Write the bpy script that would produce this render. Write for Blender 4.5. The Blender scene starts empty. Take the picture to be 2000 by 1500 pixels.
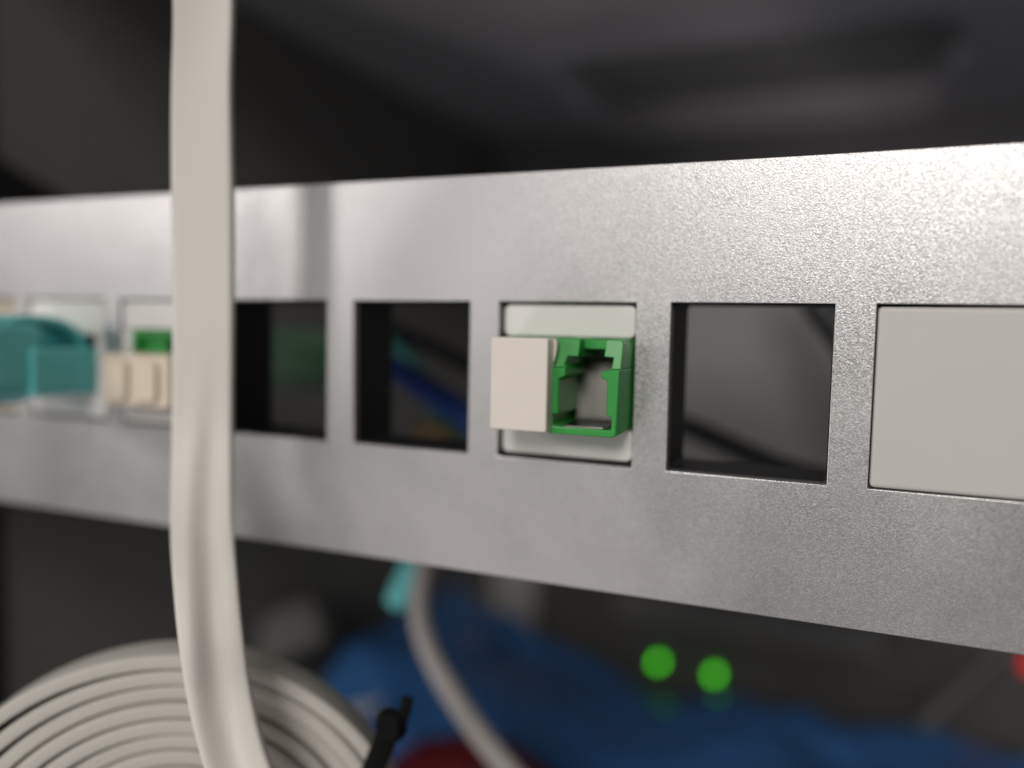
import bpy, bmesh, math, random
import numpy as np
from mathutils import Vector, Matrix, Euler, noise as mnoise
from mathutils.geometry import tessellate_polygon

random.seed(7)
scene = bpy.context.scene
COL = scene.collection
S = 0.001                       # everything below is written in millimetres

# ------------------------------------------------------------------ camera
FPX = 1571.0
CAM = Vector((23.88, -80.68, 5.70))
CAM_ROT = Euler((1.499, -0.020, 0.397), 'XYZ')
cam_data = bpy.data.cameras.new('camera')
cam = bpy.data.objects.new('camera', cam_data)
COL.objects.link(cam)
cam.location = CAM * S
cam.rotation_euler = CAM_ROT
cam_data.sensor_width = 36.0
cam_data.lens = FPX / 2000 * 36.0
cam_data.clip_start = 0.001
cam_data.clip_end = 50.0
cam_data.dof.use_dof = True
cam_data.dof.focus_distance = 75.5 * S
cam_data.dof.aperture_fstop = 7.0
scene.camera = cam

# ------------------------------------------------------------------ world (dim room)
world = bpy.data.worlds.new('World')
scene.world = world
world.use_nodes = True
bg = world.node_tree.nodes['Background']
bg.inputs['Color'].default_value = (1.0, 0.94, 0.88, 1)
bg.inputs['Strength'].default_value = 0.06

# ------------------------------------------------------------------ lamps of the room and two added fill lights
def lamp(name, direction, dist, size, power, color, target=(0, 0, 0), size_y=None):
    d = Vector(direction).normalized()
    ld = bpy.data.lights.new(name, 'AREA')
    ld.shape = 'RECTANGLE'
    ld.size = size
    ld.size_y = size_y or size
    ld.energy = power
    ld.color = color
    o = bpy.data.objects.new(name, ld)
    COL.objects.link(o)
    t = Vector(target) * S
    o.location = t + d * dist
    o.rotation_euler = d.to_track_quat('Z', 'Y').to_euler()
    return o
lamp('ceiling_lamp', (0.08, -0.88, 0.46), 1.8, 0.75, 18.0, (1.0, 0.965, 0.925))
lamp('side_lamp', (-0.70, -0.70, 0.24), 1.8, 0.24, 3.3, (1.0, 0.95, 0.93), target=(-40, 0, 0))
lamp('left_fill', (-0.56, -0.82, 0.10), 2.4, 1.6, 3.8, (1.0, 0.96, 0.95), target=(-40, 0, 0), size_y=1.2)  # added broad fill, no known source, lifts the middle of the panel
lamp('low_fill', (-0.42, -0.66, -0.60), 1.5, 0.5, 3.3, (1.0, 0.95, 0.97), target=(0, 100, 0))  # added fill from low in front, only to brighten the cabinet roof

# ------------------------------------------------------------------ colour management, sampling
scene.view_settings.view_transform = 'Standard'
scene.view_settings.look = 'None'
scene.view_settings.gamma = 1.0
scene.view_settings.exposure = 0.1
scene.view_settings.use_curve_mapping = False
scene.render.engine = 'CYCLES'
scene.cycles.use_denoising = True
scene.cycles.max_bounces = 8

# ------------------------------------------------------------------ helpers
MROT = CAM_ROT.to_matrix()
def at(px, py, Y):
    """point on the plane y = Y (mm) that a measured photo pixel stands for"""
    d = MROT @ Vector(((px - 1000) / FPX, (750 - py) / FPX, -1.0))
    return CAM + d * ((Y - CAM.y) / d.y)

def srgb(r, g, b):
    f = lambda c: (c / 255 / 12.92) if c / 255 <= 0.04045 else ((c / 255 + 0.055) / 1.055) ** 2.4
    return (f(r), f(g), f(b), 1)

def mat(name, color, rough=0.5, metallic=0.0, spec=0.5, noise_scale=None, bump=0.0, bump_dist=0.0001,
        vary=0.0, rough_vary=0.0, detail=3.0, trans=0.0, coat=0.0, sss=0.0, emission=None, estrength=0.0, stretch=None):
    m = bpy.data.materials.new(name)
    m.use_nodes = True
    nt = m.node_tree
    b = nt.nodes['Principled BSDF']
    b.inputs['Base Color'].default_value = color
    b.inputs['Roughness'].default_value = rough
    b.inputs['Metallic'].default_value = metallic
    b.inputs['Specular IOR Level'].default_value = spec
    b.inputs['Transmission Weight'].default_value = trans
    b.inputs['Coat Weight'].default_value = coat
    if sss:
        b.inputs['Subsurface Weight'].default_value = sss
        b.inputs['Subsurface Radius'].default_value = (0.0012, 0.0009, 0.0007)
        b.inputs['Subsurface Scale'].default_value = 1.0
    if emission:
        b.inputs['Emission Color'].default_value = emission
        b.inputs['Emission Strength'].default_value = estrength
    if noise_scale:
        tc = nt.nodes.new('ShaderNodeTexCoord')
        src = tc.outputs['Object']
        if stretch:
            mp = nt.nodes.new('ShaderNodeMapping')
            mp.inputs['Scale'].default_value = stretch
            nt.links.new(src, mp.inputs['Vector'])
            src = mp.outputs['Vector']
        nz = nt.nodes.new('ShaderNodeTexNoise')
        nz.inputs['Scale'].default_value = noise_scale
        nz.inputs['Detail'].default_value = detail
        nt.links.new(src, nz.inputs['Vector'])
        if bump:
            bp = nt.nodes.new('ShaderNodeBump')
            bp.inputs['Strength'].default_value = bump
            bp.inputs['Distance'].default_value = bump_dist
            nt.links.new(nz.outputs['Fac'], bp.inputs['Height'])
            nt.links.new(bp.outputs['Normal'], b.inputs['Normal'])
        if vary:
            n2 = nt.nodes.new('ShaderNodeTexNoise')
            n2.inputs['Scale'].default_value = noise_scale * 0.13
            n2.inputs['Detail'].default_value = 4
            nt.links.new(src, n2.inputs['Vector'])
            mx = nt.nodes.new('ShaderNodeMix')
            mx.data_type = 'RGBA'
            mx.inputs['A'].default_value = tuple(c * (1 - vary) for c in color[:3]) + (1,)
            mx.inputs['B'].default_value = tuple(min(1, c * (1 + vary)) for c in color[:3]) + (1,)
            nt.links.new(n2.outputs['Fac'], mx.inputs['Factor'])
            nt.links.new(mx.outputs['Result'], b.inputs['Base Color'])
        if rough_vary:
            mr = nt.nodes.new('ShaderNodeMapRange')
            mr.inputs['To Min'].default_value = max(0.02, rough - rough_vary)
            mr.inputs['To Max'].default_value = min(1, rough + rough_vary)
            nt.links.new(nz.outputs['Fac'], mr.inputs['Value'])
            nt.links.new(mr.outputs['Result'], b.inputs['Roughness'])
    return m

def silver_paint():
    m = bpy.data.materials.new('silver_powder_coat')
    m.use_nodes = True
    nt = m.node_tree
    b = nt.nodes['Principled BSDF']
    N, L = nt.nodes.new, nt.links.new
    tc = N('ShaderNodeTexCoord')
    # orange-peel relief of the powder coat
    n1 = N('ShaderNodeTexNoise'); n1.inputs['Scale'].default_value = 5200; n1.inputs['Detail'].default_value = 2.0
    L(tc.outputs['Object'], n1.inputs['Vector'])
    # fine metal flakes
    v = N('ShaderNodeTexVoronoi'); v.inputs['Scale'].default_value = 8500
    L(tc.outputs['Object'], v.inputs['Vector'])
    bp = N('ShaderNodeBump'); bp.inputs['Strength'].default_value = 0.22; bp.inputs['Distance'].default_value = 0.00006
    L(n1.outputs['Fac'], bp.inputs['Height'])
    bp2 = N('ShaderNodeBump'); bp2.inputs['Strength'].default_value = 0.35; bp2.inputs['Distance'].default_value = 0.00002
    L(v.outputs['Distance'], bp2.inputs['Height']); L(bp.outputs['Normal'], bp2.inputs['Normal'])
    # every flake lies at its own slight tilt
    sub = N('ShaderNodeVectorMath'); sub.operation = 'SUBTRACT'; sub.inputs[1].default_value = (0.5, 0.5, 0.5)
    L(v.outputs['Color'], sub.inputs[0])
    scl = N('ShaderNodeVectorMath'); scl.operation = 'SCALE'; scl.inputs['Scale'].default_value = 0.085
    L(sub.outputs['Vector'], scl.inputs[0])
    add = N('ShaderNodeVectorMath'); add.operation = 'ADD'
    L(scl.outputs['Vector'], add.inputs[0]); L(bp2.outputs['Normal'], add.inputs[1])
    nrm = N('ShaderNodeVectorMath'); nrm.operation = 'NORMALIZE'
    L(add.outputs['Vector'], nrm.inputs[0]); L(nrm.outputs['Vector'], b.inputs['Normal'])
    sep = N('ShaderNodeSeparateColor'); L(v.outputs['Color'], sep.inputs['Color'])
    mr = N('ShaderNodeMapRange'); mr.inputs['To Min'].default_value = 0.33; mr.inputs['To Max'].default_value = 0.46
    L(sep.outputs['Red'], mr.inputs['Value'])
    # handling smears, only in the gloss
    n4 = N('ShaderNodeTexNoise'); n4.inputs['Scale'].default_value = 45; n4.inputs['Detail'].default_value = 6; n4.inputs['Distortion'].default_value = 1.2
    L(tc.outputs['Object'], n4.inputs['Vector'])
    m4 = N('ShaderNodeMapRange'); m4.inputs['From Min'].default_value = 0.35; m4.inputs['From Max'].default_value = 0.7
    m4.inputs['To Min'].default_value = -0.03; m4.inputs['To Max'].default_value = 0.05
    L(n4.outputs['Fac'], m4.inputs['Value'])
    ad = N('ShaderNodeMath'); ad.operation = 'ADD'; L(mr.outputs['Result'], ad.inputs[0]); L(m4.outputs['Result'], ad.inputs[1])
    L(ad.outputs['Value'], b.inputs['Roughness'])
    n3 = N('ShaderNodeTexNoise'); n3.inputs['Scale'].default_value = 120; n3.inputs['Detail'].default_value = 5
    L(tc.outputs['Object'], n3.inputs['Vector'])
    mx = N('ShaderNodeMix'); mx.data_type = 'RGBA'
    mx.inputs['A'].default_value = (0.55, 0.540, 0.538, 1); mx.inputs['B'].default_value = (0.64, 0.628, 0.626, 1)
    L(n3.outputs['Fac'], mx.inputs['Factor']); L(mx.outputs['Result'], b.inputs['Base Color'])
    b.inputs['Metallic'].default_value = 0.85
    return m

M = {}
M['silver'] = silver_paint()
M['black_plastic'] = mat('black_plastic', (0.006, 0.006, 0.007, 1), 0.5, noise_scale=1500, bump=0.1, bump_dist=0.00003)
M['tie_black'] = mat('tie_black_nylon', (0.004, 0.004, 0.004, 1), 0.85, spec=0.2, noise_scale=900, vary=0.1)
M['white_plastic'] = mat('white_plastic', (0.76, 0.735, 0.71, 1), 0.42, noise_scale=900, bump=0.12, bump_dist=0.00003, vary=0.02, sss=0.15)
M['blank_plastic'] = mat('blank_plastic', (0.56, 0.545, 0.515, 1), 0.5, noise_scale=1200, bump=0.15, bump_dist=0.00003, vary=0.03, sss=0.1)
M['cap_plastic'] = mat('cap_plastic', (0.77, 0.70, 0.635, 1), 0.45, noise_scale=900, bump=0.1, bump_dist=0.00003, vary=0.02, sss=0.2)
M['cream_plastic'] = mat('cream_plastic', (0.74, 0.64, 0.52, 1), 0.45, noise_scale=900, bump=0.1, bump_dist=0.00003, vary=0.03, sss=0.2)
M['beige_plastic'] = mat('beige_plastic', (0.50, 0.44, 0.35, 1), 0.5, noise_scale=700, vary=0.08)
M['green_plastic'] = mat('green_plastic', (0.034, 0.31, 0.056, 1), 0.38, noise_scale=1100, bump=0.12, bump_dist=0.00003, vary=0.05)
M['steel'] = mat('steel', (0.52, 0.51, 0.47, 1), 0.30, metallic=1.0, noise_scale=700, rough_vary=0.05)
M['shutter_steel'] = mat('shutter_steel', (0.20, 0.195, 0.175, 1), 0.34, metallic=1.0, noise_scale=300, rough_vary=0.08, vary=0.15)
M['dark_steel'] = mat('dark_steel', (0.08, 0.08, 0.07, 1), 0.35, metallic=1.0, noise_scale=700, rough_vary=0.05)
M['aqua'] = mat('aqua_plastic', (0.16, 0.64, 0.64, 1), 0.42, noise_scale=600, vary=0.06)
M['aqua_boot'] = mat('aqua_rubber', (0.08, 0.42, 0.52, 1), 0.5, noise_scale=600, vary=0.06)
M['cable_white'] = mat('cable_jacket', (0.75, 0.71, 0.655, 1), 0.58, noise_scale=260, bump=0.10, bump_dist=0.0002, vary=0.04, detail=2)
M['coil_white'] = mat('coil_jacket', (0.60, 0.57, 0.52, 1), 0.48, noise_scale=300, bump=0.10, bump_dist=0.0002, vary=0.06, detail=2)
M['grey_cable'] = mat('grey_cable_jacket', (0.42, 0.39, 0.37, 1), 0.5, noise_scale=400, vary=0.06)
M['blue_cable'] = mat('blue_cable_jacket', (0.008, 0.036, 0.20, 1), 0.45, noise_scale=400, vary=0.08)
M['orange'] = mat('orange_jacket', (0.22, 0.11, 0.015, 1), 0.5, noise_scale=400, vary=0.1)
M['teal'] = mat('teal_jacket', (0.03, 0.20, 0.17, 1), 0.5, noise_scale=400, vary=0.1)
M['cabinet'] = mat('cabinet_powder_coat', (0.24, 0.232, 0.21, 1), 0.55, noise_scale=900, bump=0.25, bump_dist=0.0001, vary=0.12)
M['roof'] = mat('roof_lit_paint', (0.72, 0.69, 0.71, 1), 0.5, noise_scale=900, bump=0.25, bump_dist=0.0001, vary=0.08)  # cabinet paint lightened in place of the light missing on the roof
M['cabinet_lit'] = mat('cabinet_lit_paint', (0.40, 0.385, 0.38, 1), 0.55, noise_scale=900, bump=0.2, bump_dist=0.0001, vary=0.1)  # cabinet paint lightened where the back wall gets too little light; knockout plate too
M['cabinet_black'] = mat('cabinet_black_paint', (0.012, 0.012, 0.012, 1), 0.55, noise_scale=900, bump=0.2, bump_dist=0.0001)
M['grey_device'] = mat('grey_device_paint', (0.15, 0.147, 0.14, 1), 0.5, noise_scale=500, vary=0.08)
M['dark_device'] = mat('dark_device_plastic', (0.085, 0.08, 0.074, 1), 0.45, noise_scale=500, vary=0.1)
M['dull_grey'] = mat('dull_grey_plastic', (0.12, 0.115, 0.105, 1), 0.5, noise_scale=300, vary=0.1)
M['pcb'] = mat('green_circuit_board', (0.006, 0.045, 0.013, 1), 0.45, noise_scale=300, vary=0.2)
M['blue_bag'] = mat('blue_plastic_film', (0.040, 0.145, 0.38, 1), 0.18, noise_scale=60, bump=0.15, bump_dist=0.003, vary=0.12)
M['red_bag'] = mat('red_plastic_film', (0.13, 0.010, 0.013, 1), 0.4, noise_scale=60, bump=0.3, bump_dist=0.003, vary=0.25)
M['white_paper'] = mat('white_printed_paper', (0.6, 0.62, 0.66, 1), 0.6, noise_scale=120, vary=0.1)
M['led_green'] = mat('green_led', (0.05, 0.5, 0.02, 1), 0.4, emission=(0.10, 1.0, 0.015, 1), estrength=2.3, noise_scale=500, vary=0.05)
M['led_red'] = mat('red_led', (0.5, 0.01, 0.02, 1), 0.4, emission=(1.0, 0.01, 0.03, 1), estrength=0.5, noise_scale=500, vary=0.05)

def link(name, me, material, parent=None, smooth=False, loc=None):
    o = bpy.data.objects.new(name, me)
    COL.objects.link(o)
    if material and not me.materials:
        me.materials.append(material)
    if smooth:
        for p in me.polygons:
            p.use_smooth = True
    if parent:
        o.parent = parent
    if loc is not None:
        o.location = Vector(loc) * S
    return o

def build(name, verts, faces, material, parent=None, smooth=False, bevel=0, seg=2, origin=None, angle=35):
    """one mesh object from millimetre vertices in world space"""
    base = Vector((0, 0, 0))
    if parent is not None:
        base = Vector(parent['_o'])
    if origin is not None:
        base_own = Vector(origin)
    else:
        base_own = base
    me = bpy.data.meshes.new(name)
    me.from_pydata([tuple((Vector(v) - base_own) * S) for v in verts], [], faces)
    bm = bmesh.new(); bm.from_mesh(me)
    bmesh.ops.recalc_face_normals(bm, faces=bm.faces)
    bm.to_mesh(me); bm.free()
    o = link(name, me, material, parent)
    o.location = (base_own - base) * S
    o['_o'] = tuple(base_own)
    if bevel:
        md = o.modifiers.new('bevel', 'BEVEL')
        md.width = bevel * S; md.segments = seg; md.limit_method = 'ANGLE'; md.angle_limit = math.radians(angle)
        md.harden_normals = False
    if smooth or bevel:
        me.shade_smooth()
        if not smooth:
            me.set_sharp_from_angle(angle=math.radians(50))
    return o

def thing(name, label, cat, loc, group=None):
    o = bpy.data.objects.new(name, None)
    COL.objects.link(o)
    o.empty_display_size = 0.005
    o.location = Vector(loc) * S
    o['_o'] = tuple(loc)
    tag(o, label, cat, group)
    return o

def tag(o, label, cat, group=None):
    o['label'] = label; o['category'] = cat
    if group:
        o['group'] = group
    return o

def boxv(x0, x1, y0, y1, z0, z1):
    v = [(x, y, z) for x in (x0, x1) for y in (y0, y1) for z in (z0, z1)]
    f = [(0, 1, 3, 2), (4, 6, 7, 5), (0, 4, 5, 1), (2, 3, 7, 6), (0, 2, 6, 4), (1, 5, 7, 3)]
    return v, f

def box(name, x0, x1, y0, y1, z0, z1, material, parent=None, bevel=0, seg=2, origin=None):
    return build(name, *boxv(x0, x1, y0, y1, z0, z1), material, parent, bevel=bevel, seg=seg, origin=origin)

def prism(poly, y0, y1, holes=()):
    """poly in (x,z); extruded from y0 (front) to y1 (back)"""
    loops = [list(poly)] + [list(h) for h in holes]
    flat = [p for l in loops for p in l]
    tris = tessellate_polygon([[Vector((p[0], p[1], 0)) for p in l] for l in loops])
    n = len(flat)
    v = [(p[0], y0, p[1]) for p in flat] + [(p[0], y1, p[1]) for p in flat]
    if len(loops) == 1:
        f = [tuple(range(n)), tuple(range(2 * n - 1, n - 1, -1))]
    else:
        f = [tuple(t) for t in tris] + [tuple(i + n for i in reversed(t)) for t in tris]
    k = 0
    for l in loops:
        m = len(l)
        for i in range(m):
            a, b = k + i, k + (i + 1) % m
            f.append((a, b, b + n, a + n))
        k += m
    return v, f

def rrect(x0, x1, z0, z1, r, n=5):
    p = []
    for cx, cz, a in ((x1 - r, z1 - r, 0), (x0 + r, z1 - r, 90), (x0 + r, z0 + r, 180), (x1 - r, z0 + r, 270)):
        for i in range(n + 1):
            t = math.radians(a + 90 * i / n)
            p.append((cx + r * math.cos(t), cz + r * math.sin(t)))
    return p

def catmull(pts, per=10):
    pts = [np.array(p, float) for p in pts]
    P = [2 * pts[0] - pts[1]] + pts + [2 * pts[-1] - pts[-2]]
    out = []
    for i in range(1, len(P) - 2):
        for k in range(per):
            t = k / per
            out.append(0.5 * ((2 * P[i]) + (-P[i - 1] + P[i + 1]) * t + (2 * P[i - 1] - 5 * P[i] + 4 * P[i + 1] - P[i + 2]) * t * t
                              + (-P[i - 1] + 3 * P[i] - 3 * P[i + 1] + P[i + 2]) * t ** 3))
    out.append(P[-2])
    return out

def sweep(path, widths, prof, closed_ends=True):
    """path: points; widths: unit vector of the profile's first axis at every point; prof: list of (a, b) mm or callable(i)"""
    v, f = [], []
    n = len(path)
    for i in range(n):
        t = path[min(i + 1, n - 1)] - path[max(i - 1, 0)]
        t = t / np.linalg.norm(t)
        w = np.array(widths[i], float)
        w = w - t * np.dot(w, t); w = w / np.linalg.norm(w)
        b = np.cross(t, w)
        pr = prof(i) if callable(prof) else prof
        for a, c in pr:
            v.append(tuple(path[i] + w * a + b * c))
    m = len(pr)
    for i in range(n - 1):
        for j in range(m):
            k = (j + 1) % m
            f.append((i * m + j, i * m + k, (i + 1) * m + k, (i + 1) * m + j))
    if closed_ends:
        f.append(tuple(range(m - 1, -1, -1)))
        f.append(tuple(range((n - 1) * m, n * m)))
    return v, f

def tube(name, pts, r, material, parent=None, per=10, sides=14, origin=None):
    path = catmull(pts, per)
    w = [(0.31, 0.17, 0.93)] * len(path)
    if abs(np.dot(np.array(path[-1]) - path[0], (0.31, 0.17, 0.93))) > 0.9 * np.linalg.norm(np.array(path[-1]) - path[0]):
        w = [(0.93, 0.31, 0.1)] * len(path)
    rr = r if callable(r) else (lambda i: r)
    prof = lambda i: [(rr(i / (len(path) - 1)) * math.cos(2 * math.pi * k / sides), rr(i / (len(path) - 1)) * math.sin(2 * math.pi * k / sides)) for k in range(sides)]
    return build(name, *sweep(path, w, prof), material, parent, smooth=True, origin=origin)

# ================================================================== the cabinet round the panel
XL, XR, YB, ZT, ZF = -145.0, 150.0, 300.0, 98.0, -150.0
cab = thing('rack_cabinet', 'dark grey metal network cabinet enclosing the silver panel', 'cabinet', (0, 150, ZF))
box('side_wall', XL - 1.5, XL, 36, YB, ZF, ZT, M['cabinet'], cab)
box('side_wall', XR, XR + 1.5, 36, YB, ZF, ZT, M['cabinet'], cab)
box('back_wall', XL - 1.5, XR + 1.5, YB + 0.2, YB + 1.7, ZF, ZT, M['cabinet_lit'], cab)
box('floor_plate', XL - 1.5, XR + 1.5, 10, YB + 1.7, ZF - 1.7, ZF - 0.2, M['cabinet'], cab)
# roof with the pressed cable-entry recess
RX0, RX1, RY0, RY1, RD = -79.0, 54.0, 186.0, 284.0, 8.0
def roof():
    v, f = [], []
    outer = rrect(XL - 1.5, XR + 1.5, 10, YB + 1.7, 0.5, 2)
    a = rrect(RX0, RX1, RY0, RY1, 16, 6)
    b = rrect(RX0 + 4, RX1 - 4, RY0 + 4, RY1 - 4, 13, 6)
    loops = [[Vector((p[0], p[1], 0)) for p in l] for l in (outer, a)]
    tris = tessellate_polygon(loops)
    flat = outer + a
    v = [(p[0], p[1], ZT + 0.2) for p in flat]
    f = [tuple(t) for t in tris]
    n0, m = len(outer), len(a)
    rim = len(v); v += [(p[0], p[1], ZT - 0.1) for p in rrect(RX0 + 1, RX1 - 1, RY0 + 1, RY1 - 1, 15, 6)]
    k = len(v); v += [(p[0], p[1], ZT + RD) for p in b]
    for i in range(m):
        j = (i + 1) % m
        f.append((n0 + i, n0 + j, rim + j, rim + i))
        f.append((rim + i, rim + j, k + j, k + i))
    f.append(tuple(range(k, k + m)))
    return v, f
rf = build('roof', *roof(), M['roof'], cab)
sol = rf.modifiers.new('solid', 'SOLIDIFY'); sol.thickness = 0.0012; sol.offset = 0
bv = rf.modifiers.new('bevel', 'BEVEL'); bv.width = 0.0009; bv.segments = 3; bv.limit_method = 'ANGLE'
rim_pts = [(RX1 - 1, RY0 + 30), (RX1 - 1, RY0 + 60), (RX1 - 1, RY1 - 20), (RX1 - 3, RY1 - 8), (RX1 - 10, RY1 - 1.5), (RX1 - 22, RY1), ((RX0 + RX1) / 2, RY1), (RX0 + 22, RY1), (RX0 + 10, RY1 - 1.5), (RX0 + 3, RY1 - 8), (RX0 + 1, RY1 - 20), (RX0 + 1, RY0 + 60), (RX0 + 1, RY0 + 30)]
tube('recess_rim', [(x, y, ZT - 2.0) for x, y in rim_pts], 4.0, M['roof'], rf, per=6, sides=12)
kn = rrect(RX0 + 6, RX1 - 6, RY0 + 8, RY1 - 8, 10, 5)
build('knockout_plate', [(p[0], p[1], ZT + RD - 1.2) for p in kn] + [(p[0], p[1], ZT + RD - 0.2) for p in kn],
      [tuple(range(len(kn))), tuple(range(2 * len(kn) - 1, len(kn) - 1, -1))] + [(i, (i + 1) % len(kn), (i + 1) % len(kn) + len(kn), i + len(kn)) for i in range(len(kn))],
      M['cabinet_lit'], rf)
for xa, xb in ((XL - 14, XL + 0.5), (XR - 0.5, XR + 14)):
    box('mounting_post', xa, xb, 20, 36, ZF, ZT, M['cabinet_black'], cab, bevel=0.6)
def on_wall(px, py, X):
    d = MROT @ Vector(((px - 1000) / FPX, (750 - py) / FPX, -1.0))
    return CAM + d * ((X - CAM.x) / d.x)
bk = [on_wall(*q, XL) for q in ((-60, 288), (10, 328), (108, 384), (150, 470), (-60, 470))]  # outline of a flat black piece on the left wall
build('black_wall_piece', [(XL + 0.1, q.y, q.z) for q in bk] + [(XL + 3.0, q.y, q.z) for q in bk],
      [(0, 1, 2, 3, 4), (9, 8, 7, 6, 5)] + [(i, (i + 1) % 5, (i + 1) % 5 + 5, i + 5) for i in range(5)], M['cabinet_black'], cab, bevel=0.4)

# ================================================================== silver patch panel
X0, PITCH, WO, HO, ZO = -3.873, 18.77, 15.23, 17.05, -0.138
KS = list(range(-6, 6))
shift = {-5: 1.4, -4: 0.6, -2: -0.25}
def hole(k):
    c = X0 + k * PITCH + shift.get(k, 0.0)
    return c - WO / 2, c + WO / 2
ZB, ZTOP = ZO - HO / 2, ZO + HO / 2
panel = thing('patch_panel', 'silver speckled metal patch panel with a row of square openings', 'patch panel', (X0, 0, -22.1))
PL, PR, PT = hole(-6)[0] - 15, hole(5)[1] + 15, 1.1
def faceplate():
    xs = [PL] + [e for k in KS for e in hole(k)] + [PR]
    zs = [-22.1, ZB, ZTOP, 22.1]
    nx, nz = len(xs), len(zs)
    v = [(x, y, z) for y in (0, PT) for x in xs for z in zs]
    idx = lambda s, i, j: s * nx * nz + i * nz + j
    solid = lambda i, j: 0 <= i < nx - 1 and 0 <= j < nz - 1 and not (j == 1 and i % 2 == 1)
    f = []
    for i in range(nx - 1):
        for j in range(nz - 1):
            if not solid(i, j):
                continue
            f.append((idx(0, i, j), idx(0, i + 1, j), idx(0, i + 1, j + 1), idx(0, i, j + 1)))
            f.append((idx(1, i, j), idx(1, i, j + 1), idx(1, i + 1, j + 1), idx(1, i + 1, j)))
            for (di, dj, a, b) in ((-1, 0, (i, j), (i, j + 1)), (1, 0, (i + 1, j), (i + 1, j + 1)), (0, -1, (i, j), (i + 1, j)), (0, 1, (i, j + 1), (i + 1, j + 1))):
                if not solid(i + di, j + dj):
                    f.append((idx(0, *a), idx(0, *b), idx(1, *b), idx(1, *a)))
    return v, f
build('faceplate', *faceplate(), M['silver'], panel, bevel=0.07, seg=2, angle=60)
for z0, z1 in ((-22.0, -21.0), (21.0, 22.0)):
    box('flange', PL + 0.4, PR - 0.4, PT + 0.02, 12, z0, z1, M['silver'], panel)
for k in KS:
    a, b = hole(k)
    out = rrect(a - 0.9, b + 0.9, ZB - 0.9, ZTOP + 0.9, 0.3, 2)
    inn = rrect(a + 0.12, b - 0.12, ZB + 0.12, ZTOP - 0.12, 0.35, 3)
    mid = rrect(a + 0.02, b - 0.02, ZB + 0.02, ZTOP - 0.02, 0.3, 2)
    build('port_frame', *prism(out, PT + 0.02, 8.6, [inn]), M['black_plastic'], panel)

# ================================================================== port inserts
def insert(name, label, k, material, hole_rect, front=0.8, group='keystone inserts in the panel openings'):
    a, b = hole(k)
    t = thing(name, label, 'keystone insert', ((a + b) / 2, 0, ZB), group)
    for z0, z1 in ((hole_rect[3] + 0.02, ZTOP - 0.3), (ZB + 0.42, hole_rect[2] - 0.02)):
        low = z0 < 0
        build('mounting_plate', *prism(rrect(a + 0.25, b - 0.2, z0, z1, 0.75, 6), front, 3.0), material, t, bevel=0.25, seg=3, angle=60)
    bx = rrect(a + 0.9, b - 0.9, ZB + 1.0, ZTOP - 1.0, 0.5, 3)
    build('rear_body', *prism(bx, 3.02, 14.0, [rrect(hole_rect[0] + .01, hole_rect[1] - .01, hole_rect[2] + .01, hole_rect[3] - .01, 0.2, 2)]), material, t, bevel=0.2)
    return t

# ---- the sharp one in the middle: green duplex fibre coupler
fx0, fx1, fz0, fz1 = -10.0, 3.48, -5.05, 4.65
ins = insert('keystone_insert', 'white keystone insert holding the green fibre coupler with an open right port', 0, M['white_plastic'], (fx0 + 0.05, fx1 - 0.05, fz0 + 0.35, fz1 - 0.05))
STEP = 1.66
YF_LOW, YF_UP, YBK = -4.95, -4.35, 11.0
def green_coupler(t, xoff=0.0, k_shift=0.0):
    lowpoly = [(-3.62, STEP), (-3.62, -5.0), (3.0, -5.0), (3.34, -4.7), (3.5, STEP), (2.36, STEP), (2.2, 1.52), (1.68, 1.46), (1.62, 0.88), (2.26, 0.53), (2.28, -2.84),
               (2.82, -3.0), (2.82, -4.28), (-3.25, -4.22), (-3.3, -2.97), (-2.68, -3.0), (-2.72, 0.55), (-1.98, 0.9), (-2.06, STEP)]
    uppoly = [(-3.62, STEP - 0.01), (-2.08, STEP - 0.01), (-2.34, 1.9), (-2.02, 2.84), (-0.9, 2.82), (-0.9, 4.62), (-3.0, 4.62), (-3.4, 4.4), (-3.62, 3.6)]
    uppoly2 = [(2.36, STEP - 0.01), (3.5, STEP - 0.01), (3.56, 4.2), (3.3, 4.6), (1.74, 4.6), (1.74, 2.86), (2.68, 2.82), (2.55, 2.0)]
    parts = []
    sh = lambda poly: [(p[0] + xoff, p[1]) for p in poly]
    body = build('coupler_body', *prism(sh(lowpoly), YF_LOW, YBK), M['green_plastic'], t, bevel=0.14, seg=2, angle=40)
    build('upper_rim', *curved_front(sh(uppoly), YF_UP, YBK), M['green_plastic'], body, bevel=0.12, seg=2, angle=40)
    build('upper_rim', *curved_front(sh(uppoly2), YF_UP, YBK), M['green_plastic'], body, bevel=0.12, seg=2, angle=40)
    box('latch_bridge', -0.93 + xoff, 1.77 + xoff, -2.6, YBK, 3.55, 4.52, M['green_plastic'], body, bevel=0.15)
    box('back_stop', -3.3 + xoff, 2.9 + xoff, 10.2, YBK + 0.5, -4.4, 4.4, M['green_plastic'], body)
    return body
def curved_front(poly, y0, y1):
    """prism whose front rolls back towards the top edge"""
    v, f = prism(poly, y0, y1)
    n = len(poly)
    out = []
    for i, p in enumerate(v):
        y = p[1]
        if i < n and p[2] > 3.9:
            y = y0 + 0.55
        out.append((p[0], y, p[2]))
    return out, f
gb = green_coupler(ins)
# blind half of the coupler under the dust cap
build('coupler_body', *prism(rrect(-9.9, -3.66, -4.95, 4.58, 0.3, 3), -4.3, YBK, [rrect(-9.1, -4.4, -4.1, 3.8, 0.2, 2)]), M['green_plastic'], ins, bevel=0.12)
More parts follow.
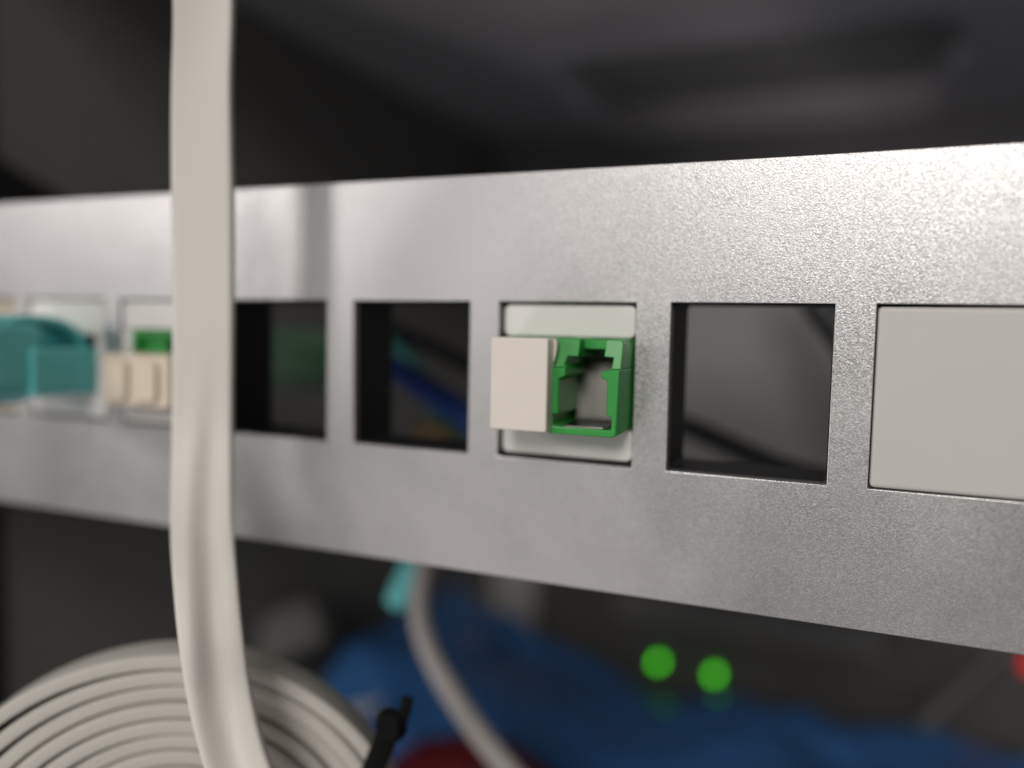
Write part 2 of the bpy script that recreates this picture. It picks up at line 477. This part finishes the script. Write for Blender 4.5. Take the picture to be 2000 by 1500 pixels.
# sprung steel shutter inside the open port, its base strip and front lip
def plate_strip(pr, x0, x1, th):
    v, f = [], []
    for y, z in pr:
        for x in (x0, x1):
            v += [(x, y, z), (x, y, z - th)]
    for i in range(len(pr) - 1):
        a, b = i * 4, (i + 1) * 4
        f += [(a, a + 2, b + 2, b), (a + 1, b + 1, b + 3, a + 3), (a, b, b + 1, a + 1), (a + 2, a + 3, b + 3, b + 2)]
    f += [(0, 1, 3, 2), tuple(len(pr) * 4 - 4 + q for q in (0, 2, 3, 1))]
    return v, f
sh = build('shutter', *plate_strip([(0.75, -3.9), (0.9, -3.6), (1.7, 1.2), (2.0, 2.1)], -2.68, 2.26, 0.2), M['shutter_steel'], gb)
build('base_strip', *plate_strip([(-4.3, -4.12), (0.74, -4.0)], -2.3, 2.2, 0.12), M['dark_steel'], sh)
build('front_lip', *plate_strip([(-4.82, -4.08), (-4.32, -4.08)], -2.05, 1.95, 0.18), M['steel'], sh, bevel=0.03)
build('port_core', *prism([(-2.66, -4.1), (2.9, -4.1), (2.9, 4.0), (-2.66, 4.0)], 6.0, 6.4), M['black_plastic'], gb)

cap = thing('dust_cap', 'square off-white dust cap covering the left port of the green coupler', 'dust cap', (-6.4, -5, -4.76), 'fibre dust caps')
def cap_shell():
    v, f = prism(rrect(-9.47, -3.34, -4.75, 4.58, 0.25, 3), -6.55, -4.35)
    return v, f
build('cap_front', *cap_shell(), M['cap_plastic'], cap, bevel=0.18, seg=3, angle=50)
build('cap_skirt', *prism([(-3.62, 4.5), (-3.18, 4.5), (-3.02, 4.2), (-3.02, 3.4), (-3.2, 2.4), (-3.55, 1.75), (-3.62, 1.7)], -4.95, -4.36), M['cap_plastic'], cap, bevel=0.1)
build('cap_plug', *prism(rrect(-9.0, -4.5, -4.0, 3.7, 0.3, 3), -4.34, 2.0), M['cap_plastic'], cap)

# ---- blank on the right
a, b = hole(2)
bl = thing('blanking_plate', 'plain off-white blanking plate filling the opening at the right edge', 'blanking plate', ((a + b) / 2, 0, ZB))
build('cover', *prism(rrect(a + 0.12, b - 0.12, ZB + 0.12, ZTOP - 0.25, 0.45, 4), 0.12, 3.2), M['blank_plastic'], bl, bevel=0.4, seg=4)
box('rear_lug', a + 2, b - 2, 3.22, 9, ZB + 2, ZTOP - 2, M['blank_plastic'], bl)

# ---- third opening from the left: second green coupler, both ports capped
a, b = hole(-3)
dC = (a + b) / 2 - X0
insC = insert('keystone_insert', 'white keystone insert with green coupler half hidden behind the flat cable', -3, M['white_plastic'], (a + 1.95, b - 1.95, -5.6, 4.25), front=0.12)
for xa, xb in ((a + 0.25, a + 1.9), (b - 4.9, b - 0.2)):
    build('mounting_plate', *prism(rrect(xa, xb, -5.55, 4.2, 0.25, 3), 0.12, 3.0), M['white_plastic'], insC, bevel=0.2)
build('coupler_body', *prism(rrect(a + 2.0, b - 5.0, -5.5, 4.15, 0.3, 3), 0.2, 2.98, [rrect(a + 2.8, b - 5.8, -4.7, 3.3, 0.2, 2)]), M['green_plastic'], insC, bevel=0.12)
box('latch_bridge', a + 2.85, b - 8.0, 1.2, 10, 0.6, 3.25, M['green_plastic'], insC)
dcap = thing('dust_cap', 'cream double dust cap with two raised pads beside the aqua plug', 'dust cap', (a + 6, -4, -5.6), 'fibre dust caps')
build('cap_front', *prism(rrect(a + 1.3, b - 2.3, -5.65, 1.15, 0.7, 5), -4.2, 0.3), M['cream_plastic'], dcap, bevel=0.3, seg=3)
for q in range(2):
    xa = a + 2.0 + q * 5.1
    build('raised_pad', *prism(rrect(xa + 0.3, xa + 4.2, -4.9, 0.3, 0.9, 5), -4.95, -4.18), M['cream_plastic'], dcap, bevel=0.3, seg=3)

# ---- second opening from the left: aqua plug in a white insert
a, b = hole(-4)
cx = (a + b) / 2
insB = insert('keystone_insert', 'bright white keystone insert that the aqua plug is pushed into', -4, M['white_plastic'], (a + 1.8, b - 1.9, -4.8, 3.2), front=0.12)
for xa, xb in ((a + 0.25, a + 1.78), (b - 1.88, b - 0.2)):
    build('mounting_plate', *prism(rrect(xa, xb, -4.78, 3.18, 0.25, 3), 0.12, 3.0), M['white_plastic'], insB, bevel=0.2)
box('inner_socket', a + 1.9, b - 2.0, 9, 13, -4.7, 3.1, M['white_plastic'], insB)
plug = thing('fibre_plug', 'aqua fibre optic plug with curved latch in the white insert at left', 'fibre plug', (cx, 0, -4.9))
build('plug_housing', *prism(rrect(a + 2.3, b - 2.2, -4.7, 1.6, 0.5, 4), -9.0, 6.0), M['aqua'], plug, bevel=0.3, seg=3)
# arched latch over the housing
pz = [(-0.2, 2.0), (-1.5, 3.6), (-4.0, 4.9), (-7.5, 5.3), (-10.5, 4.9), (-12.6, 3.4), (-13.4, 1.2), (-13.6, -1.6)]
path = catmull([(cx, y, z) for y, z in pz], 6)
prof = rrect(-4.4, 4.4, -0.55, 0.55, 0.4, 3)
build('latch', *sweep(path, [(1, 0, 0)] * len(path), prof), M['aqua'], plug, smooth=True)
build('grip', *prism(rrect(cx - 4.7, cx + 4.7, -4.9, 5.6, 2.2, 6), -14.6, -6.4), M['aqua'], plug, bevel=1.6, seg=4)
boot = tube('boot', [(cx, -8.0, -1.6), (cx, -10, -1.6), (cx, -16, -1.8), (cx - 0.6, -24, -2.6), (cx - 2, -34, -4.5)], lambda t: 4.3 - 1.2 * max(0, t - 0.2), M['aqua_boot'], plug, sides=20)
tube('fibre_lead', [(cx - 2, -33.5, -4.4), (cx - 2, -39, -7), (cx + 2.5, -42, -10.5), (-72.5, -42.5, -9), (-71.4, -42, -2), (-69.3, -42, 10), (-65.5, -42, 22), (-57, -42, 35), (-48, -43, 50), (-44, -44, 70)], 2.1, M['aqua_boot'], plug)

# ---- leftmost opening
a, b = hole(-5)
insA = insert('keystone_insert', 'beige keystone insert cut off by the left picture edge', -5, M['beige_plastic'], (a + 2.0, b - 2.0, -5.5, 5.0))
build('jack_body', *prism(rrect(a + 2.05, b - 2.05, -5.45, 4.95, 0.3, 3), -0.6, 12, [rrect(a + 3, b - 3, -3.5, 3.6, 0.2, 2)]), M['beige_plastic'], insA, bevel=0.15)

# ================================================================== flat white cable hanging in front
edge = [(0, 340, 457), (180, 333, 456), (400, 335, 457), (620, 341, 453), (850, 345, 446), (1020, 341, 447), (1150, 346, 458), (1250, 357, 467), (1350, 376, 479), (1430, 396, 497), (1500, 418, 518), (1600, 462, 556), (1750, 545, 635)]
pts, wds = [], []
def depth_at(y):
    t = max(0.0, min(1.0, (y - 850) / 420)); return -9.0 - 8.5 * t * t * (3 - 2 * t)
for y, l, r in edge:
    p = at((l + r) / 2 + 1, y, depth_at(y)); pts.append(tuple(p))
top = Vector(pts[0])
ext = [(top.x + 3, -13, top.z + 90), (top.x + 2, -12, top.z + 64), (top.x + 1, -10.5, top.z + 40), (top.x + 0.4, -9.6, top.z + 18)]
allp = ext + pts
path = catmull(allp, 12)
nE = len(ext) * 12
wv = []
for i, p in enumerate(path):
    ang = 0.52                                  # the flat side faces the viewer, right edge a little away
    s = max(0.0, min(1.0, (nE - i) / nE))
    zz = p[2]
    tw = 0.34 * math.exp(-((zz + 27) / 10.0) ** 2) - 0.10 * math.exp(-((zz - 36) / 12.0) ** 2)
    ang += tw - 0.08 - 0.10 * max(0.0, min(1.0, (-24 - zz) / 12))
    w = Vector((math.cos(ang), math.sin(ang), 0))
    if s > 0:
        w = w.lerp(Vector((0.9, 0.4, 0.0)), s * 0.7).normalized()
    wv.append(tuple(w))
def cable_profile(i):
    zz = path[i][2]
    crease = math.exp(-((zz + 25) / 9.0) ** 2)
    hw, ht = 3.42 - 0.34 / (1 + math.exp((zz + 20) / 4.0)), 0.72
    p = []
    pr = rrect(-hw, hw, -ht, ht, 0.42, 4)
    # extra points over the broad faces so that the jacket can sag between the pairs
    outp = []
    for q in range(len(pr)):
        a_, b_ = pr[q], pr[(q + 1) % len(pr)]
        outp.append(a_)
        if abs(a_[0] - b_[0]) > 2:
            for t in range(1, 12):
                outp.append((a_[0] + (b_[0] - a_[0]) * t / 12, a_[1]))
    for x, z in outp:
        xc = 1.3 + (zz + 8) * 0.055
        fold = 1 / (1 + math.exp((zz + 9) / 3.5))
        bend = -0.6 * fold * (math.exp(-((x - xc) / 1.15) ** 2) - 0.75 * math.exp(-((x - xc + 2.1) / 1.0) ** 2)) + 0.05 * math.sin(zz * 0.21) * x / hw
        p.append((x, z + bend))
    return p
flat = build('flat_cable', *sweep(path, wv, cable_profile), M['cable_white'], None, smooth=True, origin=tuple(pts[-1]))
tag(flat, 'flat off-white network cable hanging vertically in front of the panel', 'cable')

# ================================================================== coil of flat cable
def coil():
    c = at(312, 1254, -13.0)
    axis = Vector((0.52, -0.82, 0.10)).normalized()          # points to the viewer, tipped up a little
    e1 = axis.cross(Vector((0, 0, 1))).normalized() * -1       # to the right
    e2 = e1.cross(axis) * -1
    if e2.z < 0: e2 = -e2
    if e1.x < 0: e1 = -e1
    R = 27.2
    centre = c - e2 * R
    turns, per = 11, 96
    path, wd = [], []
    rnd = [random.uniform(-0.12, 0.12) for _ in range(turns + 3)]
    for i in range(turns * per + 1):
        t = i / per
        th = 2 * math.pi * t + math.pi * 0.5 + 2.2
        k = t
        left = max(0.0, math.cos(th - math.radians(150)))
        pitch = 1.74
        j = int(t); fr = t - j
        jit = rnd[j] * (1 - fr) + rnd[j + 1] * fr
        r = R - k * pitch - left ** 2 * 0.20 * k - (0.9 * left ** 2 if k > 1.0 else 0.9 * left ** 2 * max(0, k - 0.2)) + jit
        ax = 0.28 * math.sin(th * 1.0 + j * 1.7) + 0.18 * math.sin(j * 2.3)
        p = centre + e1 * (math.cos(th) * r * 1.07) + e2 * (math.sin(th) * r) + axis * ax
        path.append(np.array(p)); wd.append(tuple(axis))
    prof = rrect(-3.2, 3.2, -0.765, 0.765, 0.18, 3)
    return sweep(path, wd, prof), centre, axis, e1, e2, R
(cv, cf), cc, cax, ce1, ce2, cR = coil()
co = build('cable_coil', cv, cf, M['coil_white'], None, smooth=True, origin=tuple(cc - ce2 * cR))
tag(co, 'coil of flat off-white cable wound in many layers at lower left', 'cable coil')

# black strap tie round the coil
tie = thing('cable_tie', 'black cable tie standing up beside the white cable coil', 'cable tie', tuple(at(750, 1500, -7)))
def strip(name, pix, Y, hw, ht, parent):
    pth = catmull([tuple(at(px, py, Y + dy)) for px, py, dy in pix], 8)
    return build(name, *sweep(pth, [(0.85, 0.5, 0.1)] * len(pth), rrect(-hw, hw, -ht, ht, ht * 0.6, 3)), M['tie_black'], parent, smooth=True)
strip('strap', [(690, 1620, -2), (722, 1520, -1), (752, 1445, 0), (768, 1405, 0)], -5, 1.25, 0.6, tie)
strip('tail', [(770, 1440, 0), (788, 1400, 0), (797, 1362, 0.5)], -5, 0.65, 0.5, tie)
p = at(764, 1415, -5.4)
box('head', p.x - 1.5, p.x + 1.6, p.y - 1.2, p.y + 1.2, p.z - 1.4, p.z + 1.5, M['tie_black'], tie, bevel=0.5)

# ================================================================== things behind and below the panel
gc = thing('grey_cable', 'light grey round cable with aqua boot hanging below the panel', 'cable', tuple(at(1040, 1600, 45)))
tube('cable_jacket', [tuple(at(*q)) for q in [(838, 1080, 45), (822, 1150, 45), (822, 1215, 45), (842, 1280, 44), (880, 1350, 42), (930, 1425, 40), (990, 1500, 38), (1060, 1580, 36)]], 1.95, M['grey_cable'], gc)
tube('boot', [tuple(at(*q)) for q in [(830, 1050, 47), (812, 1100, 47), (796, 1135, 47), (776, 1178, 47)]], lambda t: 2.9 - 0.5 * t, M['aqua'], gc)

# blue cable, black cables and small leads seen through the empty openings
tag(tube('blue_cable', [tuple(at(*q)) for q in [(700, 690, 46), (770, 718, 46), (840, 765, 44), (915, 815, 42), (960, 860, 42)]], 2.3, M['blue_cable'], origin=tuple(at(960, 850, 42))), 'blue cable crossing behind the empty opening left of the green coupler', 'cable')
tag(tube('black_cable', [tuple(at(*q)) for q in [(760, 640, 52), (830, 670, 50), (915, 712, 48), (960, 740, 48)]], 1.5, M['black_plastic'], origin=tuple(at(960, 740, 48))), 'thin black cable above the blue cable behind the same opening', 'cable')
tag(tube('teal_lead', [tuple(at(*q)) for q in [(760, 645, 56), (800, 700, 56), (850, 790, 56), (885, 850, 55), (900, 900, 55)]], 1.7, M['teal'], origin=tuple(at(900, 900, 55))), 'dim teal lead behind the blue cable in the dark opening', 'cable')
tag(tube('orange_lead', [tuple(at(*q)) for q in [(800, 872, 50), (830, 842, 50), (860, 838, 50), (885, 870, 50)]], 0.9, M['orange'], origin=tuple(at(885, 870, 50))), 'orange lead at the bottom of the opening with the blue cable', 'cable')
tag(tube('black_cable', [tuple(at(*q)) for q in [(1280, 815, 60), (1345, 835, 60), (1420, 868, 58), (1500, 905, 55), (1560, 925, 53), (1660, 950, 50)]], 1.9, M['black_plastic'], origin=tuple(at(1660, 950, 50))), 'black cable slanting behind the empty opening right of the green coupler', 'cable')
tag(tube('black_cable', [tuple(at(*q)) for q in [(1540, 480, 70), (1598, 592, 70), (1650, 665, 68), (1690, 760, 68)]], 2.8, M['black_plastic'], origin=tuple(at(1670, 760, 38))), 'black cable in the top right corner of the empty opening beside the blank', 'cable')
pb = thing('circuit_module', 'dark green circuit module seen through the opening beside the flat cable', 'circuit board', tuple(at(590, 765, 70)))
p0, p1 = at(515, 642, 70), at(690, 772, 66)
box('board', p0.x, p1.x, 70, 76, p1.z, p0.z, M['pcb'], pb, bevel=0.4)
box('shell', p0.x + 6, p1.x, 62, 69.8, p1.z + 3, p0.z - 4, M['pcb'], pb, bevel=0.6)

gd = thing('grey_device', 'plain grey metal device standing behind the empty opening beside the blank', 'network device', (5, 110, -30))
box('housing', -34, 60, 95, 140, -38, 30, M['grey_device'], gd, bevel=1.5)
box('face_rim', -30, 56, 94, 94.9, -34, 26, M['grey_device'], gd, bevel=0.4)

# --- lower clutter on the cabinet floor
def sheet(name, x0, x1, y0, y1, zfun, nx, ny, material, origin, thick=0.5):
    v, f = [], []
    for j in range(ny + 1):
        for i in range(nx + 1):
            u, w = i / nx, j / ny
            x, y = x0 + (x1 - x0) * u, y0 + (y1 - y0) * w
            v.append((x, y, zfun(x, y, u, w)))
    for j in range(ny):
        for i in range(nx):
            a_ = j * (nx + 1) + i
            f.append((a_, a_ + 1, a_ + nx + 2, a_ + nx + 1))
    o = build(name, v, f, material, None, smooth=True, origin=origin)
    sd = o.modifiers.new('solid', 'SOLIDIFY'); sd.thickness = thick * S
    return o
def crumple(x, y, s, amp, seed=0.0):
    n = mnoise.noise(Vector((x / s + seed, y / s - seed, seed)))
    r = abs(mnoise.noise(Vector((x / s * 1.7 - seed, y / s * 1.7 + seed, 3 + seed))))
    return amp * (n + 1.2 * (0.5 - r))
def bag_z(x, y, u, w):
    env = min(1, u * 14) ** 0.5 * min(1, (1 - u) * 8) ** 0.5 * min(1, w * 3.2) ** 0.6 * min(1, (1 - w) * 9) ** 0.5
    hgt = 29.5 - 13 * max(0, min(1, (x + 95) / 60)) + 3 * w + 17 * max(0, min(1, (-88 - x) / 35))
    return ZF + 0.8 + env * (hgt + crumple(x, y * 1.6, 48, 5.5, 1.3) + crumple(x * 0.6 + y, y * 2.0 - x * 0.5, 22, 1.8, 5.1))
bag = sheet('blue_bag', -142, 128, 96, 228, bag_z, 120, 66, M['blue_bag'], (0, 160, ZF))
tag(bag, 'crumpled blue plastic bag lying on the cabinet floor', 'bag')
red = sheet('red_bag', -106, -22, 84, 134, lambda x, y, u, w: ZF + 0.8 + math.sin(math.pi * u) ** .5 * math.sin(math.pi * w) ** .5 * (41 + crumple(x, y, 14, 4, 8.2)), 40, 34, M['red_bag'], (-75, 110, ZF))
tag(red, 'dark red plastic packet in front of the blue bag', 'packet')
pap = sheet('paper_slip', -109, -97, 106, 115, lambda x, y, u, w: ZF + 42 + crumple(x, y, 12, 2.5, 3.3) + 4 * u, 16, 12, M['white_paper'], (-104, 112, ZF + 44))
tag(pap, 'small whitish slip poking up beside the cable tie', 'paper')

sw = thing('network_switch', 'dark network device with two glowing green lights behind the blue bag', 'network device', (-10, 275, ZF))
box('housing', -95, 96, 234, 290, ZF + 0.2, -92, M['dark_device'], sw, bevel=2)
box('front_trim', -60, 40, 231.5, 233.9, -112, -99, M['grey_device'], sw, bevel=0.8)
for px, py in ((1283, 1298), (1393, 1322)):
    c = at(px, py, 230)
    n = 16
    v = [(c.x + 1.4 * math.cos(2 * math.pi * q / n), 233.8, c.z + 1.4 * math.sin(2 * math.pi * q / n)) for q in range(n)]
    v += [(c.x + 1.4 * math.cos(2 * math.pi * q / n), 230.6, c.z + 1.4 * math.sin(2 * math.pi * q / n)) for q in range(n)]
    v += [(c.x + 0.7 * math.cos(2 * math.pi * q / n), 229.9, c.z + 0.7 * math.sin(2 * math.pi * q / n)) for q in range(n)]
    f = [tuple(range(n))] + [tuple(range(2 * n, 3 * n))]
    for r_ in range(2):
        f += [(r_ * n + q, r_ * n + (q + 1) % n, (r_ + 1) * n + (q + 1) % n, (r_ + 1) * n + q) for q in range(n)]
    build('indicator_light', v, f, M['led_green'], sw, smooth=True)
# red light and strap at the right edge
rd = thing('lit_device', 'dark device with a small red light at the right picture edge', 'device', (110, 240, -135))
p = at(2012, 1294, 235)
box('housing', p.x - 16, p.x + 45, 236, 262, p.z - 26, p.z + 8, M['dark_device'], rd, bevel=2)
box('indicator_light', p.x - 2.4, p.x + 8, 233, 236.2, p.z - 3, p.z + 3.2, M['led_red'], rd, bevel=0.8)
tag(tube('grey_strap', [tuple(at(*q)) for q in [(1800, 1420, 190), (1850, 1372, 192), (1905, 1320, 195), (1950, 1278, 198), (1990, 1240, 200)]], 2.0, M['dull_grey'], origin=tuple(at(1800, 1420, 190))), 'dim grey lead rising towards the red light at right', 'cable')
# grey adapter block at left below the panel
ga = thing('power_adapter', 'dull grey adapter block in the dark between the coil and the panel', 'adapter', tuple(at(560, 1260, 120)))
c = at(560, 1225, 130)
v, f = boxv(-14, 14, -9, 9, -9, 7)
rot = Matrix.Rotation(math.radians(-24), 3, 'Y') @ Matrix.Rotation(math.radians(25), 3, 'Z')
build('housing', [tuple(rot @ Vector(q) + c) for q in v], f, M['dull_grey'], ga, bevel=2.5, seg=3)

for o in list(bpy.data.objects):
    if '_o' in o:
        del o['_o']
